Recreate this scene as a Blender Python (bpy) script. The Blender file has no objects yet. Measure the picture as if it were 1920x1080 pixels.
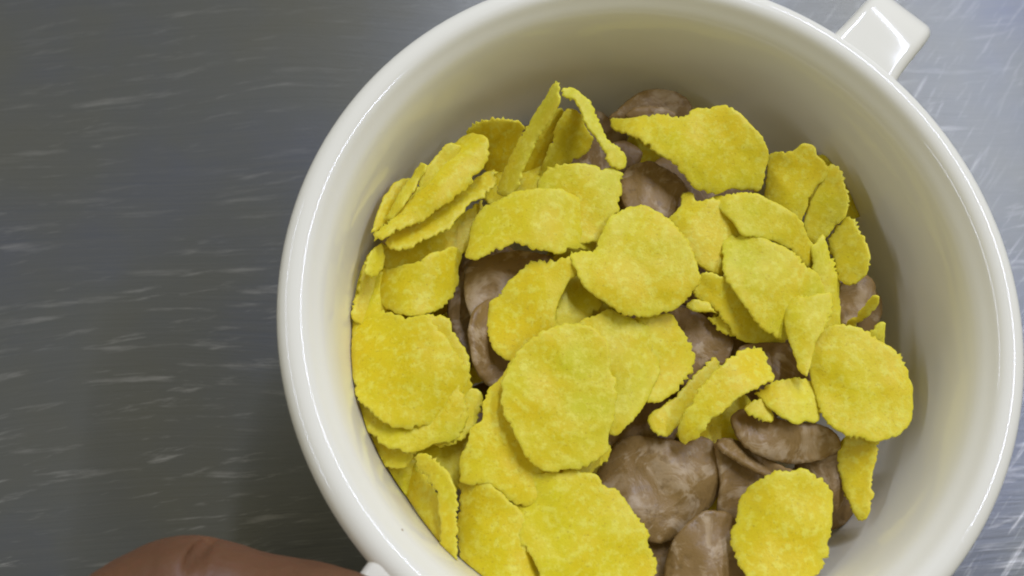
import bpy, bmesh, math, random
import numpy as np
from mathutils import Vector, Matrix, noise
from mathutils.geometry import delaunay_2d_cdt

S = bpy.context.scene
COL = S.collection
CM = 0.01
RIM = 6.2                      # height of the rim above the table, cm

# ------------------------------------------------------------------ camera
FOC = 1660.0                   # focal length in pixels of the 1920 px wide photograph
UP_C = Vector((0.081, -0.285, -0.955)).normalized()      # world up in camera axes (x right, y down, z forward)
CEN_C = Vector((2.35, 0.16, 14.2))                       # centre of the rim circle in camera axes, cm
XC = (Vector((1, 0, 0)) - UP_C * UP_C.x).normalized()
YC = UP_C.cross(XC)
R = Matrix((XC, YC, UP_C))                               # camera axes -> world axes
CAM = R @ (-CEN_C) + Vector((0, 0, RIM - 0.3))           # camera position, cm


def ray(px, py):
    return R @ Vector(((px - 960) / FOC, (py - 540) / FOC, 1.0))


def at(px, py, z):
    """the point that the photograph shows at (px, py), z cm above the rim"""
    d = ray(px, py)
    return CAM + d * ((RIM + z - CAM.z) / d.z)


cam_d = bpy.data.cameras.new('camera')
cam = bpy.data.objects.new('camera', cam_d)
COL.objects.link(cam)
bx = R @ Vector((1, 0, 0)); by = R @ Vector((0, -1, 0)); bz = R @ Vector((0, 0, -1))
m = Matrix((bx, by, bz)).transposed().to_4x4()
m.translation = CAM * CM
cam.matrix_world = m
cam_d.sensor_width = 36.0
cam_d.lens = 36.0 * FOC / 1920
cam_d.clip_start = 0.005
cam_d.clip_end = 50
cam_d.dof.use_dof = True
cam_d.dof.focus_distance = 0.158
cam_d.dof.aperture_fstop = 20.0
S.camera = cam

# ------------------------------------------------------------------ world and lamps
W = bpy.data.worlds.new('World')
S.world = W
W.use_nodes = True
bg = W.node_tree.nodes['Background']
bg.inputs[0].default_value = (1.0, 0.93, 0.60, 1)
bg.inputs[1].default_value = 0.24


def lamp(name, loc, size, size_y, power, target=(0, 0, 0.05), rot=0.0, col=(1, 1, 1)):
    d = bpy.data.lights.new(name, 'AREA')
    d.shape = 'RECTANGLE'
    d.size = size; d.size_y = size_y
    d.energy = power; d.color = col
    o = bpy.data.objects.new(name, d)
    COL.objects.link(o)
    o.location = loc
    q = (Vector(target) - Vector(loc)).to_track_quat('-Z', 'Y')
    o.rotation_mode = 'QUATERNION'
    o.rotation_quaternion = q @ Matrix.Rotation(rot, 3, 'Z').to_quaternion()
    return o


COOL = (0.93, 1.0, 1.31)


def tube(x, y, z, length, power):
    """a ceiling tube running along y, facing down"""
    return lamp('tube_lamp', (x, y, z), 0.07, length, power, target=(x, y, 0), col=COOL)


tube(0.35, 1.35, 1.5, 1.5, 21)
tube(1.2, 1.0, 1.6, 2.2, 21)
tube(-1.8, 0.2, 1.2, 2.0, 10)

S.view_settings.view_transform = 'Standard'
S.view_settings.look = 'None'
S.view_settings.exposure = 0.08
S.view_settings.gamma = 1
S.cycles.use_denoising = True
S.cycles.max_bounces = 12
S.cycles.diffuse_bounces = 10
S.render.film_transparent = False
S.cycles.filter_width = 1.9


# ------------------------------------------------------------------ materials
def mat(name):
    m = bpy.data.materials.new(name)
    m.use_nodes = True
    nt = m.node_tree
    return m, nt, nt.nodes['Principled BSDF']


def nd(nt, typ, **kw):
    n = nt.nodes.new(typ)
    for k, v in kw.items():
        if k.startswith('i_'):
            n.inputs[k[2:].replace('_', ' ')].default_value = v
        else:
            setattr(n, k, v)
    return n


def noise_n(nt, vec, scale, detail=3, rough=0.55, dist=0.0):
    n = nd(nt, 'ShaderNodeTexNoise')
    n.inputs['Scale'].default_value = scale
    n.inputs['Detail'].default_value = detail
    n.inputs['Roughness'].default_value = rough
    n.inputs['Distortion'].default_value = dist
    nt.links.new(vec, n.inputs['Vector'])
    return n.outputs['Fac']


def ramp(nt, fac, stops):
    r = nd(nt, 'ShaderNodeValToRGB')
    el = r.color_ramp.elements
    while len(el) < len(stops):
        el.new(0.5)
    for e, (p, c) in zip(el, stops):
        e.position = p
        e.color = c if len(c) == 4 else (*c, 1)
    nt.links.new(fac, r.inputs[0])
    return r.outputs[0]


def mix(nt, fac, a, b, mode='MIX'):
    n = nd(nt, 'ShaderNodeMix', data_type='RGBA', blend_type=mode)
    for sock, v in ((n.inputs[0], fac), (n.inputs[6], a), (n.inputs[7], b)):
        if hasattr(v, 'default_value') or hasattr(v, 'links'):
            nt.links.new(v, sock)
        else:
            sock.default_value = v if isinstance(v, (int, float)) else (*v, 1)
    return n.outputs[2]


def mathn(nt, op, a, b=0.0):
    n = nd(nt, 'ShaderNodeMath', operation=op)
    for sock, v in ((n.inputs[0], a), (n.inputs[1], b)):
        if isinstance(v, (int, float)):
            sock.default_value = v
        else:
            nt.links.new(v, sock)
    return n.outputs[0]


def bump(nt, p, h, strength, dist):
    b = nd(nt, 'ShaderNodeBump')
    b.inputs['Strength'].default_value = strength
    b.inputs['Distance'].default_value = dist
    nt.links.new(h, b.inputs['Height'])
    nt.links.new(b.outputs[0], p.inputs['Normal'])
    return b


def flake_vec(nt):
    """object position plus a shift of its own for every flake"""
    tc = nd(nt, 'ShaderNodeTexCoord')
    oi = nd(nt, 'ShaderNodeObjectInfo')
    sc = mathn(nt, 'MULTIPLY', oi.outputs['Random'], 3.0)
    cb = nd(nt, 'ShaderNodeCombineXYZ')
    nt.links.new(sc, cb.inputs[0]); nt.links.new(sc, cb.inputs[2])
    ad = nd(nt, 'ShaderNodeVectorMath', operation='ADD')
    nt.links.new(tc.outputs['Object'], ad.inputs[0])
    nt.links.new(cb.outputs[0], ad.inputs[1])
    return ad.outputs[0], oi.outputs['Random']


def corn_material():
    m, nt, p = mat('toasted_corn')
    v, rnd = flake_vec(nt)
    big = noise_n(nt, v, 90, 2)
    mid = noise_n(nt, v, 760, 3, 0.6)
    fine = noise_n(nt, v, 2200, 2, 0.6)
    tint = ramp(nt, rnd, [(0.0, (0.74, 0.60, 0.008)), (0.35, (0.72, 0.615, 0.012)), (0.7, (0.66, 0.605, 0.018)), (1.0, (0.74, 0.63, 0.014))])
    c = mix(nt, ramp(nt, big, [(0.34, (0, 0, 0)), (0.62, (0.9, 0.9, 0.9))]), tint, (0.76, 0.565, 0.006))
    c = mix(nt, ramp(nt, mid, [(0.48, (0, 0, 0)), (0.66, (0.75, 0.75, 0.75))]), c, (0.80, 0.73, 0.09))
    c = mix(nt, ramp(nt, fine, [(0.24, (0.75, 0.75, 0.75)), (0.40, (0, 0, 0))]), c, (0.52, 0.37, 0.009))
    ea = nd(nt, 'ShaderNodeAttribute', attribute_name='thin_edge')
    c = mix(nt, mathn(nt, 'MULTIPLY', ea.outputs['Fac'], 0.5), c, (0.77, 0.69, 0.07))
    nt.links.new(c, p.inputs['Base Color'])
    p.inputs['Roughness'].default_value = 0.5
    p.inputs['Specular IOR Level'].default_value = 0.32
    p.inputs['Subsurface Weight'].default_value = 0.25
    p.inputs['Subsurface Radius'].default_value = (1.0, 0.75, 0.15)
    p.inputs['Subsurface Scale'].default_value = 0.0009
    h = mathn(nt, 'ADD', mathn(nt, 'MULTIPLY', mid, 0.7), mathn(nt, 'MULTIPLY', fine, 0.4))
    bump(nt, p, h, 0.28, 0.0004)
    return m


def choc_material():
    m, nt, p = mat('chocolate_corn')
    v, rnd = flake_vec(nt)
    big = noise_n(nt, v, 170, 4, 0.65, 0.8)
    mid = noise_n(nt, v, 500, 3, 0.6)
    tint = ramp(nt, rnd, [(0.0, (0.24, 0.143, 0.040)), (0.5, (0.285, 0.175, 0.052)), (1.0, (0.255, 0.153, 0.045))])
    c = mix(nt, ramp(nt, big, [(0.50, (0, 0, 0)), (0.60, (0.85, 0.85, 0.85))]), tint, (0.40, 0.28, 0.135))
    c = mix(nt, ramp(nt, mid, [(0.25, (0.7, 0.7, 0.7)), (0.45, (0, 0, 0))]), c, (0.165, 0.10, 0.034))
    spot = noise_n(nt, v, 330, 2, 0.5)
    c = mix(nt, ramp(nt, mathn(nt, 'MULTIPLY', spot, big), [(0.285, (0, 0, 0)), (0.36, (0.75, 0.75, 0.75))]), c, (0.46, 0.34, 0.19))
    nt.links.new(c, p.inputs['Base Color'])
    nt.links.new(ramp(nt, mid, [(0.3, (0.36, 0.36, 0.36)), (0.7, (0.6, 0.6, 0.6))]), p.inputs['Roughness'])
    p.inputs['Specular IOR Level'].default_value = 0.4
    h = mathn(nt, 'ADD', mathn(nt, 'MULTIPLY', big, 1.0), mathn(nt, 'MULTIPLY', mid, 0.6))
    bump(nt, p, h, 0.45, 0.0006)
    return m


def ceramic_material():
    m, nt, p = mat('white_glaze')
    tc = nd(nt, 'ShaderNodeTexCoord')
    n1 = noise_n(nt, tc.outputs['Object'], 28, 2)
    c = ramp(nt, n1, [(0.3, (0.87, 0.84, 0.70)), (0.7, (0.88, 0.855, 0.72))])
    nt.links.new(c, p.inputs['Base Color'])
    p.inputs['Roughness'].default_value = 0.10
    p.inputs['IOR'].default_value = 1.5
    n2 = noise_n(nt, tc.outputs['Object'], 70, 2)
    bump(nt, p, n2, 0.08, 0.0012)
    return m


def table_material():
    m, nt, p = mat('scratched_steel')
    tc = nd(nt, 'ShaderNodeTexCoord')
    obj_v = tc.outputs['Object']
    # slow bend of the brushing direction
    wn = nd(nt, 'ShaderNodeTexNoise')
    wn.inputs['Scale'].default_value = 9; wn.inputs['Detail'].default_value = 1
    nt.links.new(obj_v, wn.inputs['Vector'])
    sub = nd(nt, 'ShaderNodeVectorMath', operation='SUBTRACT'); sub.inputs[1].default_value = (0.5, 0.5, 0.5)
    nt.links.new(wn.outputs['Color'], sub.inputs[0])
    scl = nd(nt, 'ShaderNodeVectorMath', operation='SCALE'); scl.inputs['Scale'].default_value = 0.022
    nt.links.new(sub.outputs[0], scl.inputs[0])
    add = nd(nt, 'ShaderNodeVectorMath', operation='ADD')
    nt.links.new(obj_v, add.inputs[0]); nt.links.new(scl.outputs[0], add.inputs[1])
    warped = add.outputs[0]

    def streaks(angle, sx, sy, seed, lo, hi):
        mp = nd(nt, 'ShaderNodeMapping', vector_type='TEXTURE')
        mp.inputs['Rotation'].default_value = (0, 0, math.radians(angle))
        nt.links.new(warped, mp.inputs['Vector'])
        m2 = nd(nt, 'ShaderNodeMapping')
        m2.inputs['Scale'].default_value = (sx, sy, 1)
        m2.inputs['Location'].default_value = (seed, seed * 1.7, 0)
        nt.links.new(mp.outputs[0], m2.inputs['Vector'])
        f = noise_n(nt, m2.outputs[0], 1.0, 5, 0.62)
        return ramp(nt, f, [(lo, (0, 0, 0)), (hi, (1, 1, 1))]), f

    s1, f1 = streaks(5, 36, 360, 3.1, 0.57, 0.80)
    s2, f2 = streaks(12, 62, 480, 8.4, 0.59, 0.80)
    s3, f3 = streaks(48, 60, 650, 5.9, 0.56, 0.76)
    s4, f4 = streaks(3, 25, 1500, 1.3, 0.35, 0.75)
    patch = noise_n(nt, obj_v, 26, 2)
    cloud = noise_n(nt, obj_v, 16, 4)
    # wear is strong at the lower left and lower right of the worktop
    sep = nd(nt, 'ShaderNodeSeparateXYZ'); nt.links.new(obj_v, sep.inputs[0])
    worn_y = nd(nt, 'ShaderNodeMapRange')
    worn_y.inputs['From Min'].default_value = 0.05; worn_y.inputs['From Max'].default_value = -0.04
    worn_y.inputs['To Min'].default_value = 0.3; worn_y.inputs['To Max'].default_value = 1.0
    nt.links.new(sep.outputs['Y'], worn_y.inputs['Value'])
    worn_x = nd(nt, 'ShaderNodeMapRange')
    worn_x.inputs['From Min'].default_value = 0.03; worn_x.inputs['From Max'].default_value = 0.07
    nt.links.new(sep.outputs['X'], worn_x.inputs['Value'])
    pm = ramp(nt, patch, [(0.35, (0.15, 0.15, 0.15)), (0.62, (1, 1, 1))])
    a = mathn(nt, 'ADD', s1, s2)
    a = mathn(nt, 'ADD', a, mathn(nt, 'MULTIPLY', mathn(nt, 'MULTIPLY', s3, worn_x.outputs[0]), 1.2))
    a = mathn(nt, 'MULTIPLY', mathn(nt, 'MULTIPLY', a, pm), worn_y.outputs[0])
    a = mathn(nt, 'MINIMUM', a, 1.0)
    base = ramp(nt, cloud, [(0.33, (0.140, 0.138, 0.106)), (0.5, (0.128, 0.132, 0.118)), (0.66, (0.116, 0.124, 0.138))])
    base = mix(nt, mathn(nt, 'MULTIPLY', s4, 0.35), base, (0.165, 0.162, 0.14))
    c = mix(nt, mathn(nt, 'MULTIPLY', a, 1.0), base, (0.58, 0.56, 0.50))
    nt.links.new(c, p.inputs['Base Color'])
    p.inputs['Metallic'].default_value = 0.4
    r = mathn(nt, 'ADD', mathn(nt, 'MULTIPLY', cloud, 0.10), 0.25)
    nt.links.new(r, p.inputs['Roughness'])
    p.inputs['Anisotropic'].default_value = 0.0
    h = mathn(nt, 'ADD', mathn(nt, 'MULTIPLY', f4, 0.6), mathn(nt, 'MULTIPLY', f1, 0.5))
    h = mathn(nt, 'ADD', h, mathn(nt, 'MULTIPLY', f2, 0.4))
    bump(nt, p, h, 0.25, 0.0004)
    return m


def skin_material():
    m, nt, p = mat('brown_skin')
    tc = nd(nt, 'ShaderNodeTexCoord')
    big = noise_n(nt, tc.outputs['Object'], 60, 3)
    fine = noise_n(nt, tc.outputs['Object'], 900, 3)
    c = ramp(nt, big, [(0.3, (0.135, 0.063, 0.027)), (0.7, (0.205, 0.094, 0.040))])
    c = mix(nt, ramp(nt, fine, [(0.3, (0.35, 0.35, 0.35)), (0.5, (0, 0, 0))]), c, (0.17, 0.065, 0.035))
    nt.links.new(c, p.inputs['Base Color'])
    p.inputs['Roughness'].default_value = 0.5
    p.inputs['Specular IOR Level'].default_value = 0.35
    p.inputs['Subsurface Weight'].default_value = 0.2
    p.inputs['Subsurface Radius'].default_value = (1.0, 0.4, 0.25)
    p.inputs['Subsurface Scale'].default_value = 0.002
    bump(nt, p, fine, 0.35, 0.0004)
    return m


M_CORN, M_CHOC, M_CER, M_TAB, M_SKIN = corn_material(), choc_material(), ceramic_material(), table_material(), skin_material()


# ------------------------------------------------------------------ object helpers
def tag(o, label=None, cat=None, group=None, kind=None):
    for k, v in (('label', label), ('category', cat), ('group', group), ('kind', kind)):
        if v:
            o[k] = v
    return o


def link(name, me, material, parent=None):
    o = bpy.data.objects.new(name, me)
    me.materials.append(material)
    COL.objects.link(o)
    if parent:
        o.parent = parent
    for f in me.polygons:
        f.use_smooth = True
    return o


# ------------------------------------------------------------------ the worktop
bm = bmesh.new()
bmesh.ops.create_grid(bm, x_segments=8, y_segments=8, size=0.75)
me = bpy.data.meshes.new('worktop'); bm.to_mesh(me); bm.free()
tag(link('worktop', me, M_TAB), kind='structure')

# ------------------------------------------------------------------ the cup
PROFILE_OUT = [(0.0, -5.95), (2.6, -5.95), (2.75, -6.2), (3.15, -6.2), (3.3, -6.0), (3.35, -5.75), (3.9, -5.35), (4.6, -4.6),
               (5.1, -3.5), (5.4, -2.3), (5.6, -1.2), (5.78, -0.75), (5.93, -0.5), (6.0, -0.3), (5.95, -0.12), (5.82, -0.02),
               (5.68, 0.0), (5.55, -0.05), (5.44, -0.18)]
WALL_IN = [(5.31, -0.36), (5.21, -0.65), (5.14, -1.0), (5.06, -1.6), (4.98, -2.3), (4.75, -3.1), (4.35, -4.0), (3.8, -4.7),
           (3.0, -5.2), (1.8, -5.45), (0.0, -5.5)]


def wall_r(z):
    pts = [(5.55, -0.05), (5.44, -0.18)] + WALL_IN
    for (r0, z0), (r1, z1) in zip(pts, pts[1:]):
        if z1 <= z <= z0:
            return r0 + (r1 - r0) * (z0 - z) / (z0 - z1)
    return 6.0 if z > 0 else 0.0


def smooth_profile(pts, n=4):
    out = []
    for i in range(len(pts) - 1):
        p0 = Vector(pts[max(i - 1, 0)]); p1 = Vector(pts[i]); p2 = Vector(pts[i + 1]); p3 = Vector(pts[min(i + 2, len(pts) - 1)])
        for k in range(n):
            t = k / n
            out.append(0.5 * ((2 * p1) + (p2 - p0) * t + (2 * p0 - 5 * p1 + 4 * p2 - p3) * t * t + (3 * p1 - p0 - 3 * p2 + p3) * t ** 3))
    out.append(Vector(pts[-1]))
    return out


cup = bpy.data.objects.new('soup_cup', None)
COL.objects.link(cup)
tag(cup, 'white glazed two handled cup filled with yellow and brown cereal flakes', 'cup')
prof = smooth_profile(PROFILE_OUT + WALL_IN)
SEG = 160
bm = bmesh.new()
rings = []
for v in prof:
    r = max(v.x, 0.0)
    if r < 1e-4:
        rings.append([bm.verts.new((0, 0, (RIM + v.y) * CM))])
    else:
        rings.append([bm.verts.new((r * CM * math.cos(2 * math.pi * k / SEG), r * CM * math.sin(2 * math.pi * k / SEG), (RIM + v.y) * CM)) for k in range(SEG)])
for a, b in zip(rings, rings[1:]):
    for k in range(SEG):
        k2 = (k + 1) % SEG
        if len(a) == 1 and len(b) > 1:
            bm.faces.new((a[0], b[k2], b[k]))
        elif len(b) == 1 and len(a) > 1:
            bm.faces.new((a[k], a[k2], b[0]))
        elif len(a) > 1:
            bm.faces.new((a[k], a[k2], b[k2], b[k]))
bmesh.ops.recalc_face_normals(bm, faces=bm.faces)
me = bpy.data.meshes.new('bowl'); bm.to_mesh(me); bm.free()
link('bowl', me, M_CER, cup)


def strap(az, z0=-0.42):
    """a flat strap handle: out from the rim, round a tight bend, down and back to the wall"""
    path = smooth_profile([(5.78, z0 + 0.07), (6.2, z0 + 0.08), (6.85, z0 + 0.06), (7.25, z0 - 0.12), (7.42, z0 - 0.5), (7.44, z0 - 1.1), (7.1, z0 - 1.9),
                           (6.6, z0 - 2.6), (5.9, z0 - 3.0), (5.0, z0 - 3.15)], 5)
    w, t, c = 0.66, 0.29, 0.2
    sec = []
    for sx, sy, a0 in ((1, 1, 0), (-1, 1, 90), (-1, -1, 180), (1, -1, 270)):
        for k in range(6):
            a = math.radians(a0 + 90 * k / 5)
            sec.append((sx * (w - c) + c * math.cos(a), sy * (t - c) + c * math.sin(a)))
    bm = bmesh.new()
    er = Vector((math.cos(az), math.sin(az), 0)); et = Vector((-math.sin(az), math.cos(az), 0)); ez = Vector((0, 0, 1))
    prev = None
    for i, q in enumerate(path):
        a = path[max(i - 1, 0)]; b = path[min(i + 1, len(path) - 1)]
        tan = (b - a).normalized()
        nrm = Vector((-tan.y, tan.x))
        ring = []
        flare = 1 + 0.07 * math.exp(-max(0.0, q.x - 5.9) / 0.22)
        for u, v in sec:
            u *= flare
            p2 = q + nrm * v
            ring.append(bm.verts.new((er * p2.x + et * u + ez * (RIM + p2.y)) * CM))
        if prev:
            for k in range(len(ring)):
                k2 = (k + 1) % len(ring)
                bm.faces.new((prev[k], prev[k2], ring[k2], ring[k]))
        else:
            bm.faces.new(ring)
        prev = ring
    bm.faces.new(prev)
    bmesh.ops.recalc_face_normals(bm, faces=bm.faces)
    me = bpy.data.meshes.new('handle'); bm.to_mesh(me); bm.free()
    return link('handle', me, M_CER, cup)


pa = at(1620, 110, -0.2)
pb = at(752, 1122, -0.2)
strap(math.atan2(pa.y, pa.x))
strap(math.atan2(pb.y, pb.x))
print('handle azimuths', math.degrees(math.atan2(pa.y, pa.x)), math.degrees(math.atan2(pb.y, pb.x)))


# ------------------------------------------------------------------ cereal flakes
def closed_spline(pts, step):
    """closed Catmull-Rom through the outline, resampled at an even step"""
    n = len(pts); fine = []
    for i in range(n):
        p0, p1, p2, p3 = (Vector(pts[(i + j) % n]) for j in (-1, 0, 1, 2))
        for k in range(8):
            t = k / 8
            q = 0.5 * ((2 * p1) + (p2 - p0) * t + (2 * p0 - 5 * p1 + 4 * p2 - p3) * t * t + (3 * p1 - p0 - 3 * p2 + p3) * t ** 3)
            fine.append(q * 0.7 + (p1.lerp(p2, t)) * 0.3)
    seg = [(fine[(i + 1) % len(fine)] - fine[i]).length for i in range(len(fine))]
    tot = sum(seg); m = max(16, int(tot / step))
    out = []; i = 0; acc = 0.0
    for k in range(m):
        d = tot * k / m
        while acc + seg[i] < d:
            acc += seg[i]; i += 1
        out.append(fine[i].lerp(fine[(i + 1) % len(fine)], (d - acc) / max(seg[i], 1e-9)))
    return out


def inside_and_far(q, poly, gap):
    """which of the points q lie inside the outline and farther than gap from it"""
    A = np.array([tuple(p) for p in poly]); Bq = np.roll(A, 1, axis=0)
    Q = np.array([tuple(p) for p in q]).reshape(-1, 2)
    x, y = Q[:, :1], Q[:, 1:]
    cross = ((A[:, 1] > y) != (Bq[:, 1] > y)) & (x < (Bq[:, 0] - A[:, 0]) * (y - A[:, 1]) / np.where(Bq[:, 1] == A[:, 1], 1e-9, Bq[:, 1] - A[:, 1]) + A[:, 0])
    ins = cross.sum(1) % 2 == 1
    ab = A - Bq
    t = np.clip(((x - Bq[:, 0]) * ab[:, 0] + (y - Bq[:, 1]) * ab[:, 1]) / np.maximum((ab ** 2).sum(1), 1e-9), 0, 1)
    d = np.sqrt((x - Bq[:, 0] - t * ab[:, 0]) ** 2 + (y - Bq[:, 1] - t * ab[:, 1]) ** 2).min(1)
    return ins & (d > gap)


def edge_far(q, poly):
    A = np.array([tuple(p) for p in poly]); Bq = np.roll(A, 1, axis=0)
    Q = np.array([tuple(p) for p in q]).reshape(-1, 2)
    x, y = Q[:, :1], Q[:, 1:]
    ab = A - Bq
    t = np.clip(((x - Bq[:, 0]) * ab[:, 0] + (y - Bq[:, 1]) * ab[:, 1]) / np.maximum((ab ** 2).sum(1), 1e-9), 0, 1)
    return np.sqrt((x - Bq[:, 0] - t * ab[:, 0]) ** 2 + (y - Bq[:, 1] - t * ab[:, 1]) ** 2).min(1)


PEN = []


def flake(label, kind, z, gx, gy, curl, ang, outline, thick=None, group=None, seed=None, step=None, jag=1.0, lump=1.0):
    """one flake: its outline, its own height and slope, a curl, a real thickness"""
    brown = kind == 'b'
    seed = seed if seed is not None else random.random() * 100
    T = thick or (0.11 if brown else 0.052)
    step = step or 3.6
    ol = closed_spline(outline, step)
    n = len(ol)
    area = sum(ol[i - 1].x * ol[i].y - ol[i].x * ol[i - 1].y for i in range(n))
    if area < 0:
        ol.reverse()
    amp = (0.8 if brown else 2.7) * jag
    jagged = []
    rj = random.Random(int(seed * 777))
    for i in range(n):
        tg = ol[(i + 1) % n] - ol[i - 1]
        nr = Vector((tg.y, -tg.x)).normalized()
        q = Vector((ol[i].x * 0.125, ol[i].y * 0.125, seed))
        q2 = Vector((ol[i].x * 0.035, ol[i].y * 0.035, seed + 9))
        q4 = Vector((ol[i].x * 0.02, ol[i].y * 0.02, seed + 21))
        amp_i = amp * max(0.25, 0.9 + 1.5 * noise.noise(q4))   # ragged in places, smooth in others
        teeth = 1.0 - 2.2 * abs(noise.noise(q))          # rounded teeth with sharp notches
        jagged.append(ol[i] + nr * (amp_i * (1.5 * (teeth - 0.45) + rj.uniform(-0.18, 0.18)) + amp * 1.5 * noise.noise(q2)))
    ol = jagged
    cx = sum(p.x for p in ol) / n; cy = sum(p.y for p in ol) / n
    pts = [p.copy() for p in ol]
    inset = 2.6
    cand = []
    for i in range(0, n):
        tg = ol[(i + 1) % n] - ol[i - 1]
        nr = Vector((tg.y, -tg.x)).normalized()
        cand.append(ol[i] - nr * inset)
    pts += [q for q, ok in zip(cand, inside_and_far(cand, ol, inset * 0.7)) if ok]
    hs = 8.5 if step < 6 else 14.0
    x0 = min(p.x for p in ol); x1 = max(p.x for p in ol); y0 = min(p.y for p in ol); y1 = max(p.y for p in ol)
    rr = random.Random(int(seed * 1000))
    cand = []
    j = 0; y = y0
    while y < y1:
        x = x0 + (hs / 2 if j % 2 else 0)
        while x < x1:
            cand.append(Vector((x + rr.uniform(-1.5, 1.5), y + rr.uniform(-1.5, 1.5))))
            x += hs
        y += hs * 0.866; j += 1
    pts += [q for q, ok in zip(cand, inside_and_far(cand, ol, inset + 2.5)) if ok]
    vs, es, fs, ov, oe, of = delaunay_2d_cdt(pts, [(i, (i + 1) % n) for i in range(n)], [], 1, 1e-4)
    ca, sa = math.cos(math.radians(ang)), math.sin(math.radians(ang))
    top = []
    for p in vs:
        u = (p.x - cx) / 100; w = (p.y - cy) / 100
        s = u * ca + w * sa
        zz = z + gx * u + gy * w - 1.2 * curl * s * s
        k = Vector((p.x * 0.014, p.y * 0.014, seed)); k2 = Vector((p.x * 0.045, p.y * 0.045, seed + 3)); k3 = Vector((p.x * 0.1, p.y * 0.1, seed + 5))
        la = 1.15 if brown else 0.8
        zz += lump * la * (0.10 * noise.noise(k) + 0.018 * noise.noise(k2) + 0.006 * noise.noise(k3))
        top.append(at(p.x, p.y, zz))
    nrm = [Vector() for _ in top]
    tris = []
    for f in fs:
        for i in range(1, len(f) - 1):
            t = (f[0], f[i], f[i + 1])
            fn = (top[t[1]] - top[t[0]]).cross(top[t[2]] - top[t[0]])
            if fn.z < 0:
                t = (t[0], t[2], t[1]); fn = -fn
            tris.append(t)
            for q in t:
                nrm[q] += fn
    nrm = [q.normalized() if q.length > 1e-12 else Vector((0, 0, 1)) for q in nrm]
    cnt = {}
    for t in tris:
        for a, b in ((t[0], t[1]), (t[1], t[2]), (t[2], t[0])):
            cnt[(a, b)] = cnt.get((a, b), 0) + 1
    border = [(a, b) for (a, b) in cnt if (b, a) not in cnt]
    bset = {a for e in border for a in e}
    N = len(top)
    verts = []
    for i in range(N):
        verts.append(top[i] - nrm[i] * (T * 0.34 if i in bset else 0.0))
    for i in range(N):
        verts.append(top[i] - nrm[i] * (T * 0.70 if i in bset else T))
    # nothing may run through the cup's wall
    worst = 0.0
    for q in verts:
        r = math.hypot(q.x, q.y); rel = q.z - RIM
        worst = max(worst, r - wall_r(rel)) if rel < 0 else worst
        lim = wall_r(rel) - 0.015
        if rel < 0 and r > lim > 0:
            q.x *= lim / r; q.y *= lim / r
    if worst > 0.05:
        PEN.append((round(worst, 2), label))
    faces = [t for t in tris] + [(N + t[0], N + t[2], N + t[1]) for t in tris]
    for a, b in border:
        faces.append((b, a, N + a, N + b))
    c = sum(verts, Vector()) / len(verts)
    me = bpy.data.meshes.new('chocolate_flake' if brown else 'corn_flake')
    me.from_pydata([(q - c) * CM for q in verts], [], faces)
    me.update()
    at_ = me.attributes.new('thin_edge', 'FLOAT', 'POINT')
    for i, d in enumerate(edge_far(vs, ol)):
        at_.data[i].value = at_.data[N + i].value = math.exp(-d / 9.0)
    o = link('chocolate_flake' if brown else 'corn_flake', me, M_CHOC if brown else M_CORN)
    o.location = c * CM
    tag(o, label, 'cereal flake', group or ('chocolate cereal flakes in the cup' if brown else 'yellow corn flakes in the cup'))
    return o


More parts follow.
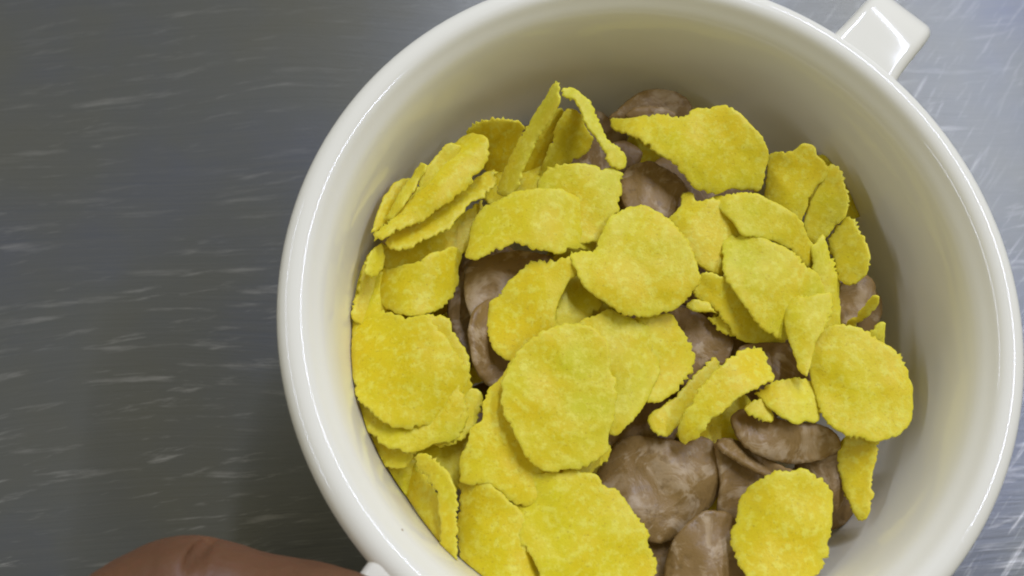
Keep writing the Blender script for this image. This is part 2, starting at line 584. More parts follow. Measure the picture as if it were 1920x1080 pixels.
random.seed(4)
Y, B = 'y', 'b'
FLAKES = [
    # label, kind, height at its middle (cm from the rim), slope x, slope y, curl, curl axis, outline in the photograph's pixels
    # --- back
    ('brown flake lowest at the back of the bowl, half hidden by the creased yellow flake', B, -1.95, 0.0, -0.35, 0.35, 90,
     [(1142, 222), (1158, 205), (1172, 190), (1188, 178), (1207, 168), (1233, 165), (1269, 171), (1290, 184), (1300, 206), (1290, 240), (1240, 255), (1180, 250)]),
    ('small curled brown flake with a dark split, under the back wall of the bowl', B, -1.72, 0.0, -0.45, 0.6, 80,
     [(1172, 217), (1182, 205), (1200, 199), (1225, 198), (1250, 202), (1268, 212), (1262, 230), (1225, 236), (1185, 232)]),
    ('shaded yellow flake standing against the back wall, left of the two upright flakes', Y, -1.75, 0.0, -1.0, 0.15, 0,
     [(872, 254), (882, 238), (909, 227), (931, 223), (955, 225), (980, 235), (978, 256), (968, 290), (945, 325), (918, 335), (900, 295)]),
    ('shaded yellow flake behind the tall upright flake, lower of the pair in the gap', Y, -1.95, -0.2, -0.9, 0.2, 0,
     [(1046, 205), (1056, 212), (1050, 240), (1040, 262), (1026, 300), (1010, 336), (985, 352), (950, 358), (965, 325), (990, 280), (1022, 240)]),
    ('shaded yellow flake leaning between the two upright flakes', Y, -1.75, -0.35, -0.85, 0.2, 0,
     [(1048, 226), (1070, 204), (1087, 212), (1097, 232), (1112, 258), (1104, 285), (1080, 300), (1055, 312), (1030, 330), (1008, 334), (1022, 300), (1038, 255)]),
    ('dark brown flake in the gap right of the leaning upright flake', B, -2.15, 0.1, 0.0, 0.2, 20,
     [(1045, 305), (1075, 278), (1105, 258), (1130, 268), (1175, 262), (1205, 285), (1190, 318), (1140, 330), (1080, 330)]),
    ('tall narrow yellow flake standing on edge, its tip highest at the back', Y, -1.0, 1.0, -0.10, 0.0, 0,
     [(1043, 149), (1030, 166), (1016, 192), (1000, 216), (984, 240), (970, 262), (960, 284), (950, 306), (940, 326), (932, 344), (929, 361), (938, 368), (952, 367),
      (962, 359), (970, 340), (980, 318), (990, 296), (1000, 272), (1012, 250), (1024, 232), (1037, 212), (1045, 194), (1048, 174), (1047, 158)]),
    ('narrow yellow flake leaning on edge, right of the tallest upright flake', Y, -1.15, -0.35, 0.0, 0.0, 0,
     [(1052, 170), (1058, 165), (1072, 165), (1087, 171), (1103, 182), (1107, 191), (1118, 208), (1126, 228), (1133, 247), (1140, 262), (1152, 270), (1168, 283), (1176, 298),
      (1174, 312), (1162, 318), (1149, 312), (1138, 298), (1128, 276), (1119, 258), (1107, 240), (1098, 226), (1089, 204), (1078, 188), (1060, 180)]),
    ('large creased yellow flake with two lobes at the back right', Y, -1.12, 0.2, -0.12, 0.2, 60,
     [(1142, 227), (1150, 219), (1180, 222), (1200, 216), (1225, 214), (1250, 212), (1262, 217), (1274, 221), (1290, 209), (1310, 202), (1345, 197), (1372, 200), (1392, 215),
      (1410, 232), (1428, 258), (1440, 285), (1438, 315), (1431, 345), (1424, 360), (1400, 358), (1370, 356), (1345, 363), (1320, 360), (1297, 350), (1280, 325), (1262, 305),
      (1240, 290), (1215, 272), (1190, 258), (1165, 247), (1150, 238)]),
    ('round brown flake with a pale bloom, under the creased flake near the middle', B, -1.75, 0.0, 0.1, 0.35, 45,
     [(1163, 335), (1175, 315), (1194, 303), (1220, 299), (1246, 312), (1275, 331), (1292, 356), (1290, 390), (1268, 412), (1235, 420), (1200, 412), (1172, 390), (1162, 362)]),
    # --- upper left
    ('dark shaded yellow flake flat on the left wall, highest at the left', Y, -1.35, -0.55, -0.1, 0.1, 30,
     [(698, 436), (708, 402), (724, 366), (740, 342), (770, 334), (775, 352), (765, 378), (745, 402), (722, 424)]),
    ('small yellow flake on edge between the left wall and the large shaded flake', Y, -1.12, 0.6, 0.3, 0.0, 0,
     [(725, 406), (737, 383), (753, 354), (766, 334), (779, 315), (795, 304), (797, 313), (788, 330), (778, 350), (764, 372), (748, 392), (730, 410)]),
    ('yellow flake mostly hidden behind the large half lit flake at the upper left', Y, -1.22, -0.3, -0.3, 0.1, 30,
     [(762, 385), (784, 350), (796, 318), (815, 295), (834, 274), (850, 268), (866, 276), (856, 306), (835, 335), (805, 368), (780, 385)]),
    ('half lit yellow flake at the upper left, lying on the slanted one', Y, -1.15, 0.12, 0.20, 0.9, 45,
     [(698, 442), (708, 431), (734, 409), (750, 393), (770, 370), (790, 350), (815, 325), (838, 295), (847, 272), (867, 256), (886, 250), (909, 255), (917, 269), (916, 292),
      (909, 312), (893, 331), (880, 350), (864, 363), (844, 376), (825, 387), (812, 402), (786, 418), (763, 425), (744, 432), (721, 444), (702, 448)]),
    ('slanted yellow flake under the half lit one at the upper left', Y, -1.48, 0.15, 0.45, 0.1, 40,
     [(932, 322), (928, 348), (916, 362), (893, 372), (877, 387), (860, 406), (844, 426), (822, 436), (800, 448), (770, 462), (738, 468), (722, 452), (745, 425), (800, 395),
      (850, 360), (890, 335), (915, 318)]),
    ('shaded yellow flake deep under the slanted flake at the left', Y, -1.85, 0.05, 0.1, 0.1, 0,
     [(705, 470), (718, 452), (745, 442), (790, 440), (830, 425), (870, 400), (905, 375), (900, 420), (880, 460), (850, 490), (800, 505), (750, 510), (720, 508)]),
    ('thin yellow flake edge curling up beside the left wall', Y, -1.32, -0.75, -0.15, 0.0, 0,
     [(718, 454), (722, 472), (720, 494), (714, 510), (702, 520), (691, 515), (686, 500), (693, 480), (705, 463)]),
    ('scalloped yellow flake at the left, above the widest stacked flake', Y, -1.33, 0.10, 0.05, 0.8, 10,
     [(685, 510), (691, 495), (703, 500), (722, 502), (752, 496), (780, 492), (798, 479), (811, 475), (833, 470), (846, 463), (860, 463), (868, 478), (862, 504), (860, 530),
      (851, 552), (838, 569), (820, 582), (803, 588), (772, 594), (746, 588), (720, 578), (703, 556), (692, 530)]),
    ('shaded flake wedged by the left wall above the stacked flakes', Y, -1.75, -0.3, 0.0, 0.0, 0,
     [(668, 560), (676, 520), (690, 480), (705, 470), (712, 500), (705, 540), (712, 580), (700, 610), (675, 605), (660, 590)]),
    # --- left stack
    ('topmost and widest flake of the stack at the left wall', Y, -1.17, 0.10, 0.04, 0.26, 35,
     [(641, 634), (650, 621), (668, 600), (685, 583), (707, 580), (733, 587), (764, 592), (794, 590), (807, 596), (820, 617), (838, 634), (851, 656), (864, 674), (877, 691),
      (884, 722), (878, 743), (872, 771), (855, 791), (829, 799), (807, 802), (784, 797), (764, 806), (737, 802), (716, 791), (694, 774), (677, 752), (668, 730), (659, 704),
      (646, 682), (642, 656)]),
    ('yellow flake showing as a sliver right of the stack at the left wall', Y, -1.40, 0.0, 0.0, 0.12, 0,
     [(780, 600), (800, 588), (825, 588), (843, 598), (848, 618), (864, 643), (877, 665), (881, 695), (876, 730), (850, 740), (810, 700), (785, 650)]),
    ('second flake of the left stack, its lower edge showing under the widest', Y, -1.36, 0.06, 0.0, 0.10, 20,
     [(654, 750), (660, 778), (677, 798), (703, 817), (712, 830), (733, 841), (764, 848), (794, 842), (816, 830), (846, 829), (868, 816), (876, 796), (879, 770), (860, 720),
      (800, 690), (720, 690), (670, 710)]),
    ('lowest flake of the left stack, shaded at the wall', Y, -1.60, 0.05, 0.05, 0.05, 0,
     [(672, 800), (672, 824), (678, 840), (698, 850), (704, 866), (722, 876), (745, 876), (762, 877), (772, 864), (780, 850), (800, 830), (790, 790), (740, 770), (690, 780)]),
    ('shaded yellow flake between the left stack and the big oval flake', Y, -1.56, 0.1, 0.0, 0.15, 0,
     [(860, 722), (880, 724), (898, 729), (907, 745), (904, 770), (896, 787), (880, 806), (866, 824), (845, 834), (825, 838), (812, 830), (825, 790), (845, 750)]),
    # --- middle
    ('square yellow flake in the upper middle, under the orange tinted one', Y, -1.35, 0.05, -0.05, 0.15, 0,
     [(1010, 345), (1020, 325), (1027, 314), (1040, 307), (1065, 305), (1090, 307), (1105, 308), (1122, 309), (1128, 315), (1150, 316), (1168, 322), (1170, 332), (1165, 345),
      (1167, 360), (1162, 380), (1160, 395), (1148, 405), (1140, 420), (1128, 440), (1110, 455), (1060, 445), (1020, 405)]),
    ('orange tinted yellow flake bending down at both ends in the upper middle', Y, -1.18, 0.02, 0.05, 0.30, 15,
     [(870, 481), (876, 455), (880, 430), (890, 406), (905, 388), (925, 376), (950, 368), (962, 359), (990, 354), (1020, 352), (1050, 355), (1075, 364), (1098, 376), (1122, 390),
      (1130, 410), (1122, 440), (1116, 468), (1100, 470), (1080, 468), (1060, 472), (1040, 474), (1010, 468), (985, 462), (965, 455), (945, 462), (925, 470), (905, 478), (887, 485)]),
    ('round scalloped yellow flake at the centre of the bowl', Y, -1.12, 0.03, 0.03, 0.13, 60,
     [(1068, 471), (1085, 472), (1105, 471), (1118, 467), (1122, 450), (1130, 430), (1145, 405), (1165, 393), (1190, 386), (1215, 388), (1240, 400), (1262, 418), (1280, 440),
      (1293, 455), (1303, 480), (1310, 500), (1311, 525), (1300, 545), (1290, 560), (1270, 578), (1245, 588), (1215, 592), (1185, 594), (1160, 586), (1145, 575), (1120, 560),
      (1105, 545), (1090, 525), (1078, 505), (1070, 488)]),
    ('yellow flake with a toothed left edge, left of the round flake at the centre', Y, -1.38, 0.16, 0.0, 0.30, 30,
     [(908, 604), (914, 585), (919, 566), (930, 552), (941, 540), (955, 523), (970, 508), (985, 496), (1000, 489), (1023, 486), (1050, 485), (1078, 487), (1085, 510), (1066, 530),
      (1050, 560), (1042, 590), (1040, 625), (1015, 655), (985, 680), (955, 676), (935, 664), (923, 648), (915, 632)]),
    ('small piece of yellow flake between the toothed flake and the round centre flake', Y, -1.62, -0.05, 0.0, 0.1, 0,
     [(1030, 620), (1040, 585), (1052, 550), (1066, 512), (1095, 525), (1122, 555), (1132, 573), (1112, 592), (1100, 612), (1080, 632), (1050, 640)]),
    ('yellow flake tucked under the right side of the big oval flake', Y, -1.36, -0.04, 0.0, 0.15, 0,
     [(1080, 606), (1110, 592), (1140, 582), (1165, 586), (1190, 598), (1215, 610), (1228, 630), (1236, 660), (1239, 690), (1232, 715), (1222, 740), (1213, 755), (1190, 785),
      (1170, 805), (1158, 816), (1144, 813), (1115, 790), (1095, 720), (1085, 650)]),
    ('yellow flake farthest right of the three overlapping in the middle', Y, -1.52, -0.10, 0.0, 0.25, 0,
     [(1185, 600), (1200, 592), (1225, 590), (1255, 587), (1264, 592), (1272, 610), (1286, 625), (1295, 645), (1302, 670), (1298, 695), (1286, 715), (1270, 735), (1250, 745),
      (1235, 752), (1215, 752), (1195, 730), (1185, 660)]),
    ('big oval flat flake in front of the centre, the largest in the bowl', Y, -1.12, 0.02, -0.02, 0.05, 30,
     [(990, 641), (1015, 622), (1045, 611), (1080, 606), (1110, 612), (1130, 630), (1143, 655), (1146, 690), (1155, 720), (1158, 750), (1150, 785), (1142, 820), (1140, 842),
      (1125, 856), (1105, 870), (1080, 879), (1055, 880), (1020, 884), (995, 867), (975, 833), (958, 800), (945, 778), (938, 750), (940, 718), (952, 690), (968, 662)]),
    ('yellow flake under the lower left side of the big oval flake', Y, -1.38, 0.02, -0.03, 0.08, 30,
     [(958, 672), (936, 714), (915, 728), (904, 752), (902, 785), (885, 800), (874, 828), (865, 850), (861, 880), (862, 903), (880, 906), (915, 905), (935, 920), (955, 940),
      (990, 950), (1040, 930), (1080, 905), (1120, 880), (1142, 862), (1141, 830), (1090, 790), (1050, 740), (1000, 690)]),
    # --- bottom
    ('wide yellow flake at the lower edge of the photo, right of the brighter one', Y, -1.26, 0.02, 0.02, 0.07, 20,
     [(1000, 890), (1020, 886), (1046, 883), (1071, 881), (1093, 885), (1118, 892), (1134, 911), (1155, 918), (1171, 936), (1190, 961), (1205, 980), (1215, 998), (1218, 1017),
      (1224, 1036), (1230, 1053), (1229, 1072), (1222, 1105), (1200, 1140), (1150, 1170), (1090, 1172), (1040, 1150), (1020, 1110), (1010, 1068), (996, 1044), (978, 1021),
      (970, 999), (967, 967), (958, 946), (944, 924), (965, 905)]),
    ('bright yellow flake at the lower left edge of the photo, left of the wide one', Y, -1.36, 0.12, 0.0, 0.30, 0,
     [(858, 908), (877, 901), (912, 903), (934, 919), (955, 940), (985, 965), (1005, 1000), (1020, 1040), (1040, 1075), (1040, 1110), (990, 1150), (940, 1150), (895, 1115),
      (872, 1080), (860, 1040), (856, 1000), (859, 960), (862, 930)]),
    ('bright narrow lip of a flake on edge at the lower left', Y, -1.16, 0.5, 0.0, 0.0, 0,
     [(777, 858), (793, 850), (806, 852), (821, 871), (840, 889), (852, 914), (857, 942), (856, 980), (856, 1015), (853, 1052), (846, 1064), (832, 1068), (829, 1046), (827, 1014),
      (827, 983), (821, 961), (823, 942), (814, 917), (799, 896), (786, 877)]),
    ('shaded flake face leaning inside the left wall at the lower left', Y, -1.62, 0.85, 0.15, 0.0, 0,
     [(737, 882), (752, 874), (776, 868), (792, 885), (812, 917), (824, 945), (822, 962), (830, 990), (830, 1046), (834, 1064), (818, 1052), (796, 1030), (775, 1002), (755, 965), (742, 930)]),
    # --- browns of the middle and the right
    ('dark brown flake in the gap under the orange tinted flake', B, -1.85, 0.15, 0.1, 0.3, 45,
     [(872, 492), (900, 480), (945, 470), (985, 468), (1035, 480), (1040, 505), (1000, 530), (965, 548), (935, 575), (915, 606), (885, 600), (868, 550)]),
    ('cupped dark brown flake with a raised left rim, beside the left stack', B, -1.72, -0.35, 0.0, -0.55, 0,
     [(893, 582), (905, 568), (925, 560), (955, 580), (975, 640), (965, 690), (940, 718), (922, 724), (904, 706), (890, 672), (883, 622)]),
    ('dark brown flake deepest in the gap right of the scalloped left flake', B, -2.15, 0.0, 0.0, 0.2, 0,
     [(838, 575), (850, 540), (868, 490), (890, 500), (900, 550), (896, 600), (892, 650), (884, 690), (866, 660), (848, 620)]),
    ('largest brown flake with a crusty pale bloom, in front of the curled yellow pair', B, -1.72, 0.03, 0.0, 0.28, 30,
     [(1117, 888), (1133, 860), (1153, 830), (1180, 815), (1220, 816), (1257, 822), (1287, 828), (1313, 817), (1337, 827), (1352, 858), (1357, 893), (1350, 927), (1337, 950),
      (1318, 966), (1300, 990), (1270, 1010), (1235, 1020), (1200, 1005), (1165, 970), (1130, 940)]),
    ('brown flake with crumpled ridges at the bottom edge of the photo', B, -1.45, -0.05, 0.1, 0.30, 0,
     [(1242, 1085), (1250, 1035), (1267, 1002), (1293, 975), (1323, 958), (1365, 960), (1392, 985), (1400, 1040), (1402, 1090), (1370, 1135), (1300, 1145), (1258, 1120)]),
    ('brown flake in shade between the largest brown flake and the bottom edge', B, -1.98, 0.0, 0.0, 0.2, 0,
     [(1190, 990), (1225, 980), (1270, 985), (1300, 1000), (1285, 1040), (1270, 1090), (1235, 1100), (1212, 1060), (1200, 1020)]),
    ('smooth dished brown flake right of the curled yellow pair', B, -1.48, 0.02, -0.12, 0.35, 70,
     [(1371, 782), (1382, 768), (1402, 764), (1432, 775), (1480, 788), (1530, 792), (1556, 803), (1577, 826), (1576, 848), (1548, 863), (1514, 870), (1480, 872), (1442, 863), (1407, 845), (1380, 818)]),
    ('brown flake with a raised rim, under the dished brown flake', B, -1.82, 0.1, -0.12, -0.25, 0,
     [(1343, 832), (1365, 821), (1395, 832), (1430, 855), (1462, 872), (1500, 890), (1480, 920), (1440, 950), (1400, 975), (1370, 985), (1350, 960), (1354, 900)]),
    ('pale curved edge of a brown flake, just under the dished brown flake', B, -1.66, -0.5, 0.6, 0.0, 0,
     [(1345, 829), (1362, 822), (1376, 826), (1402, 850), (1440, 872), (1462, 884), (1446, 892), (1412, 878), (1380, 858), (1356, 842)]),
    ('brown flake in shade behind the lower right yellow oval', B, -1.80, 0.25, 0.0, 0.2, 0,
     [(1490, 868), (1520, 858), (1572, 842), (1592, 860), (1590, 900), (1582, 945), (1562, 960), (1545, 930), (1500, 910)]),
    ('brown flake in the gap right of the three overlapping flakes', B, -1.88, 0.05, 0.05, 0.2, 30,
     [(1255, 580), (1285, 575), (1320, 590), (1352, 612), (1376, 640), (1368, 675), (1335, 700), (1300, 725), (1275, 720), (1265, 640)]),
    ('brown flake between the curled yellow pair and the pale folded flake', B, -1.78, 0.0, -0.05, 0.2, 60,
     [(1385, 650), (1430, 640), (1480, 644), (1500, 670), (1520, 708), (1500, 730), (1460, 728), (1420, 715), (1395, 690)]),
    ('small brown flake at the right wall, behind the right oval flake', B, -1.62, 0.2, 0.0, 0.2, 0,
     [(1565, 540), (1590, 522), (1618, 512), (1638, 522), (1645, 545), (1632, 580), (1608, 605), (1582, 612), (1568, 580)]),
    # --- right
    ('yellow flake at the right wall, right of the creased two lobed flake', Y, -1.38, 0.25, -0.35, 0.2, 20,
     [(1432, 372), (1436, 325), (1440, 290), (1463, 284), (1489, 282), (1506, 270), (1527, 276), (1532, 291), (1545, 303), (1553, 318), (1545, 338), (1527, 357), (1516, 376),
      (1508, 404), (1500, 418), (1488, 412), (1463, 398)]),
    ('curled yellow flake showing its shaded hollow, at the right wall', Y, -1.48, 0.45, -0.2, -0.4, 20,
     [(1551, 312), (1565, 308), (1578, 329), (1591, 359), (1588, 393), (1578, 412), (1561, 430), (1546, 447), (1530, 462), (1512, 450), (1506, 415), (1524, 365), (1542, 338)]),
    ('orange yellow flake standing farthest right against the wall', Y, -1.42, 0.6, -0.1, 0.1, 20,
     [(1570, 422), (1587, 406), (1604, 412), (1616, 436), (1625, 457), (1631, 478), (1626, 508), (1604, 533), (1580, 530), (1567, 508), (1556, 478), (1555, 448)]),
    ('yellow sheet bending down right of the broad bright flake', Y, -1.58, -0.15, -0.15, 0.5, 0,
     [(1520, 462), (1530, 455), (1546, 441), (1553, 470), (1566, 496), (1573, 522), (1578, 565), (1580, 606), (1562, 625), (1535, 615), (1522, 560), (1525, 510)]),
    ('pointed yellow flake between the round centre flake and the lens shaped flake', Y, -1.40, 0.05, 0.0, 0.2, 30,
     [(1250, 415), (1256, 404), (1276, 385), (1282, 363), (1297, 361), (1314, 376), (1335, 371), (1365, 385), (1400, 420), (1400, 450), (1375, 480), (1362, 515), (1331, 508), (1300, 487), (1275, 453)]),
    ('lens shaped yellow flake lying above the broad bright flake', Y, -1.18, 0.0, -0.15, 0.25, 45,
     [(1328, 374), (1345, 365), (1374, 360), (1412, 361), (1442, 372), (1472, 389), (1497, 406), (1510, 427), (1521, 452), (1534, 478), (1536, 508), (1514, 502), (1489, 476),
      (1463, 459), (1429, 447), (1391, 438), (1369, 412), (1350, 392)]),
    ('yellow flake showing as a long band under the broad bright flake', Y, -1.52, -0.1, -0.35, 0.1, 40,
     [(1297, 548), (1304, 525), (1312, 515), (1336, 515), (1365, 520), (1385, 545), (1400, 570), (1425, 590), (1450, 610), (1472, 634), (1470, 646), (1429, 649), (1409, 645),
      (1378, 629), (1359, 603), (1336, 578), (1318, 565)]),
    ('broad bright yellow flake right of the centre', Y, -1.20, -0.05, -0.06, 0.20, 45,
     [(1345, 430), (1358, 440), (1391, 438), (1429, 444), (1463, 458), (1493, 475), (1518, 500), (1536, 517), (1546, 542), (1545, 565), (1523, 585), (1500, 600), (1490, 632), (1476, 640),
      (1455, 634), (1420, 606), (1399, 574), (1374, 540), (1355, 517), (1357, 478)]),
    ('pale yellow folded flake hanging down beside the right oval flake', Y, -1.13, 0.25, 0.05, 0.4, 0,
     [(1471, 580), (1480, 562), (1495, 553), (1526, 552), (1548, 548), (1562, 556), (1560, 590), (1545, 620), (1530, 645), (1522, 675), (1513, 706), (1497, 692), (1488, 665), (1478, 636), (1471, 605)]),
    ('tiny yellow chip left of the long banded flake', Y, -1.42, 0.1, 0.0, 0.1, 0,
     [(1284, 573), (1301, 564), (1328, 567), (1338, 576), (1348, 588), (1330, 585), (1301, 583)]),
    ('small yellow sliver below the long banded flake', Y, -1.66, 0.1, -0.2, 0.1, 0,
     [(1325, 595), (1351, 590), (1368, 605), (1385, 630), (1367, 628), (1345, 617)]),
    ('right oval yellow flake leaning against the right wall', Y, -1.12, 0.12, 0.0, 0.10, 0,
     [(1521, 645), (1534, 622), (1557, 611), (1584, 609), (1612, 616), (1631, 625), (1647, 636), (1674, 651), (1690, 667), (1701, 690), (1711, 721), (1713, 752), (1708, 791),
      (1690, 811), (1662, 823), (1643, 828), (1612, 824), (1584, 814), (1561, 799), (1542, 776), (1530, 748), (1522, 713), (1517, 680)]),
    ('thin yellow flake on edge above the right oval flake', Y, -1.30, 0.6, -0.5, 0.0, 0,
     [(1582, 616), (1590, 603), (1604, 591), (1622, 574), (1637, 557), (1647, 559), (1643, 574), (1625, 592), (1605, 612), (1592, 625)]),
    ('tiny yellow flake corner at the wall above the right oval flake', Y, -1.28, 0.3, -0.3, 0.0, 0,
     [(1628, 632), (1636, 615), (1648, 604), (1661, 604), (1660, 622), (1655, 645), (1640, 645)]),
    ('greenish yellow flake hanging below the right oval flake on the bare wall', Y, -1.42, 0.45, 0.05, 0.25, 0,
     [(1572, 835), (1588, 815), (1613, 805), (1640, 815), (1648, 828), (1646, 860), (1637, 882), (1637, 920), (1630, 953), (1622, 973), (1609, 976), (1594, 953), (1581, 920), (1572, 880)]),
    ('lower right yellow oval standing alone above the brown flakes', Y, -1.08, 0.08, 0.05, 0.22, 15,
     [(1370, 1007), (1377, 973), (1387, 940), (1401, 917), (1430, 897), (1445, 885), (1460, 883), (1485, 881), (1507, 878), (1530, 890), (1547, 903), (1560, 920), (1561, 953),
      (1563, 997), (1558, 1025), (1550, 1053), (1535, 1075), (1500, 1096), (1450, 1102), (1412, 1090), (1390, 1068), (1376, 1037)]),
    ('left of the curled yellow pair above the largest brown flake', Y, -1.72, -0.10, 0.10, 0.1, 40,
     [(1216, 788), (1227, 768), (1258, 748), (1289, 721), (1312, 694), (1336, 671), (1348, 674), (1352, 700), (1335, 735), (1310, 760), (1285, 785), (1268, 802), (1254, 818), (1233, 818), (1223, 807)]),
    ('right of the curled yellow pair, arching with a broken square end', Y, -1.12, 0.10, 0.10, 0.22, -45,
     [(1269, 803), (1281, 776), (1301, 748), (1316, 721), (1336, 698), (1363, 674), (1394, 657), (1413, 649), (1433, 655), (1441, 678), (1452, 702), (1448, 714), (1429, 721),
      (1402, 737), (1374, 752), (1355, 772), (1332, 787), (1316, 814), (1285, 832), (1273, 822)]),
    ('broken yellow flake with shaded upper edge, left of the right oval flake', Y, -1.34, 0.0, 0.20, 0.2, 20,
     [(1412, 735), (1444, 717), (1476, 709), (1503, 708), (1525, 716), (1540, 745), (1542, 770), (1532, 792), (1512, 793), (1495, 797), (1478, 787), (1460, 780), (1444, 763), (1425, 747)]),
    ('tiny yellow chip on the dished brown flake', Y, -1.36, 0.0, 0.0, 0.1, 0,
     [(1397, 768), (1405, 755), (1425, 748), (1440, 758), (1450, 778), (1446, 789), (1427, 786), (1410, 778)]),
]
for i, (label, kind, z, gx, gy, cu, an, ol) in enumerate(FLAKES):
    mx = sum(p[0] for p in ol) / len(ol); my = sum(p[1] for p in ol) / len(ol)
    z -= 0.15 * max(0.0, min(1.0, (940 - mx) / 140))        # the heap is lower along the left wall
    flake(label, kind, z, gx, gy, cu, an, ol, seed=i * 1.37 + 0.5)

# flakes of the lower layers, seen only in the gaps
rf = random.Random(11)


def buried(n, z, rmax, label, group, kinds):
    for k in range(n):
        a = k * 2.399963 + rf.uniform(-0.2, 0.2)
        r = rmax * math.sqrt((k + 0.5) / n)
        # aim at the place from above so that every flake lies inside the bowl
        x, y = r * math.cos(a), r * math.sin(a)
        v = R.transposed() @ (Vector((x, y, RIM + z)) - CAM)
        px, py = 960 + FOC * v.x / v.z, 540 + FOC * v.y / v.z
        ra, rb = rf.uniform(84, 108), rf.uniform(66, 90)
        th = rf.uniform(0, math.pi)
        ol = []
        for q in range(14):
            t = 2 * math.pi * q / 14
            w = 1 + rf.uniform(-0.09, 0.09)
            u1, v1 = ra * w * math.cos(t), rb * w * math.sin(t)
            ol.append((px + u1 * math.cos(th) - v1 * math.sin(th), py + u1 * math.sin(th) + v1 * math.cos(th)))
        kd = kinds[k % len(kinds)]
        flake(label[kd], kd, z + rf.uniform(-0.12, 0.12), rf.uniform(-0.2, 0.2), rf.uniform(-0.2, 0.2), rf.uniform(0.05, 0.25), rf.uniform(0, 180), ol,
              group=group[kd], seed=200 + k * 2.1 + z * 7, step=9.0)


LB = {B: 'one of the mostly hidden brown flakes at the bottom of the heap', Y: 'one of the mostly hidden yellow flakes at the bottom of the heap'}
GB = {B: 'buried chocolate cereal flakes', Y: 'buried yellow corn flakes'}
buried(16, -2.35, 3.8, LB, GB, [B, Y, B])
buried(12, -2.95, 3.5, LB, GB, [B, Y])
for i, (px, py, z, kd) in enumerate(((985, 345, -2.15, Y), (868, 650, -2.3, Y), (1195, 790, -2.2, B), (1345, 790, -2.1, Y), (1490, 690, -2.2, B), (1290, 600, -2.3, Y), (690, 575, -1.9, Y),
                                      (715, 905, -2.0, Y), (1560, 350, -1.85, Y), (1578, 585, -2.0, B), (1535, 930, -2.15, B), (850, 850, -2.0, Y), (790, 420, -2.1, B), (1100, 275, -2.35, B))):
    ol = [(px + 82 * (1 + rf.uniform(-.1, .1)) * math.cos(q * 0.4488), py + 68 * (1 + rf.uniform(-.1, .1)) * math.sin(q * 0.4488)) for q in range(14)]
    flake(LB[kd], kd, z, rf.uniform(-0.2, 0.2), rf.uniform(-0.2, 0.2), 0.15, 30, ol, group=GB[kd], seed=400 + i * 3.3, step=7.0)
print('pressed back from the wall:', PEN)

# a dark crumb on the inner edge of the rim
p = at(753, 996, -0.3)
bm = bmesh.new()
bmesh.ops.create_icosphere(bm, subdivisions=2, radius=0.03 * CM)
for v in bm.verts:
    v.co *= 1 + 0.4 * noise.noise(v.co * 4000)
    v.co.z *= 0.6
me = bpy.data.meshes.new('crumb'); bm.to_mesh(me); bm.free()
o = link('crumb', me, M_CHOC); o.location = p * CM
r_ = math.hypot(p.x, p.y)
tag(o, 'tiny dark crumb stuck on the inner edge of the white rim at the lower left', 'crumb')
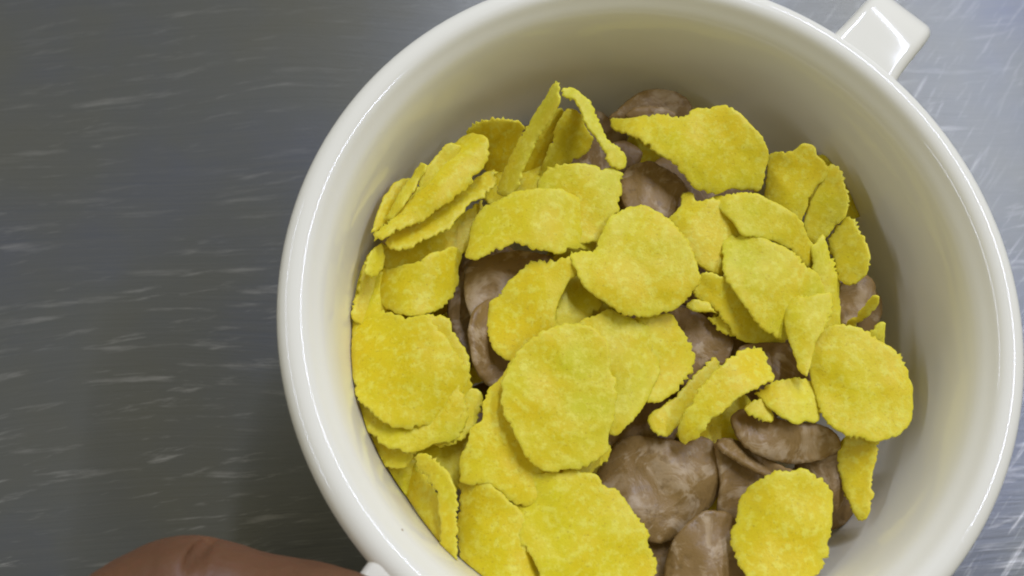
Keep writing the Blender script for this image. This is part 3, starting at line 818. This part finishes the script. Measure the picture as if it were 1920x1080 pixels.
# ------------------------------------------------------------------ the hand that holds the left handle
def hand():
    """one skinned surface: forearm stub, palm, bent thumb on the handle, four fingers curled under it"""
    J = []; E = []

    def j(p, r, parent):
        J.append((p * CM, r * CM)); i = len(J) - 1
        if parent is not None:
            E.append((parent, i))
        return i

    def chain(pts, parent):
        for p, r in pts:
            parent = j(p, r, parent)
        return parent

    palm = j(at(20, 1480, -1.6), 1.9, None)
    wrist = chain([(at(-120, 1720, -1.8), 2.1), (at(-260, 1980, -2.2), 2.3), (at(-420, 2280, -2.6), 2.6)], palm)
    # thumb: base, knuckle joint, bend, pad, tip
    chain([(at(70, 1350, -0.9), 1.35), (at(198, 1232, -0.45), 1.12), (at(277, 1148, -0.32), 1.0), (at(350, 1107, -0.30), 0.97), (at(445, 1140, -0.30), 0.84), (at(530, 1156, -0.22), 0.87),
           (at(610, 1170, -0.12), 0.86), (at(690, 1190, 0.0), 0.78), (at(745, 1205, 0.06), 0.60)], palm)
    # fingers under the handle
    for k, (bx_, by_, bz_, r) in enumerate(((190, 1440, -2.0, 0.92), (210, 1540, -2.6, 0.94), (190, 1650, -3.1, 0.90), (140, 1760, -3.5, 0.80))):
        l = (1.0, 1.05, 0.98, 0.8)[k]
        a = j(at(bx_ - 60, by_ + 5, bz_ + 0.05), r * 1.12, palm)
        chain([(at(bx_ + 110 * l, by_ - 10, bz_ - 0.35), r), (at(bx_ + 240 * l, by_ - 30, bz_ - 0.55), r * 0.93), (at(bx_ + 330 * l, by_ - 75, bz_ - 0.35), r * 0.88),
               (at(bx_ + 375 * l, by_ - 115, bz_ - 0.1), r * 0.78), (at(bx_ + 400 * l, by_ - 145, bz_ + 0.05), r * 0.6)], a)
    me = bpy.data.meshes.new('person')
    me.from_pydata([p for p, r in J], E, [])
    o = bpy.data.objects.new('person', me)
    COL.objects.link(o)
    sk = o.modifiers.new('skin', 'SKIN'); sk.use_smooth_shade = True
    for v, (p, r) in zip(me.skin_vertices[0].data, J):
        v.radius = (r, r)
    me.skin_vertices[0].data[0].use_root = True
    sb = o.modifiers.new('sub', 'SUBSURF'); sb.levels = 4; sb.render_levels = 4
    dg = bpy.context.evaluated_depsgraph_get()
    ev = o.evaluated_get(dg)
    new = bpy.data.meshes.new_from_object(ev)
    o.modifiers.clear()
    o.data = new
    bpy.data.meshes.remove(me)
    # knuckle creases: grooves pressed into the skin over the bent joint
    def groove(pts, depth, width):
        P = [q * CM for q in pts]
        for v in new.vertices:
            d = 9
            for a, b in zip(P, P[1:]):
                ab = b - a
                t = max(0, min(1, (v.co - a).dot(ab) / ab.length_squared))
                d = min(d, (v.co - a - ab * t).length)
            if d < 3 * width * CM:
                v.co -= v.normal * depth * CM * math.exp(-(d / (width * CM)) ** 2)
    groove([at(392, 1014, -0.20), at(372, 1030, 0.25), at(352, 1055, 0.50), at(344, 1085, 0.65)], 0.16, 0.07)
    groove([at(402, 1016, -0.20), at(384, 1034, 0.25), at(372, 1062, 0.50)], 0.05, 0.06)
    groove([at(300, 1030, 0.1), at(285, 1065, 0.45)], 0.03, 0.06)
    for v in new.vertices:
        v.co += v.normal * (0.012 * noise.noise(v.co * 220) + 0.009 * noise.noise(v.co * 700)) * CM
    new.materials.append(M_SKIN)
    for f in new.polygons:
        f.use_smooth = True
    tag(o, 'brown skinned hand gripping the left handle of the white cup', 'person')
    return o


hand()
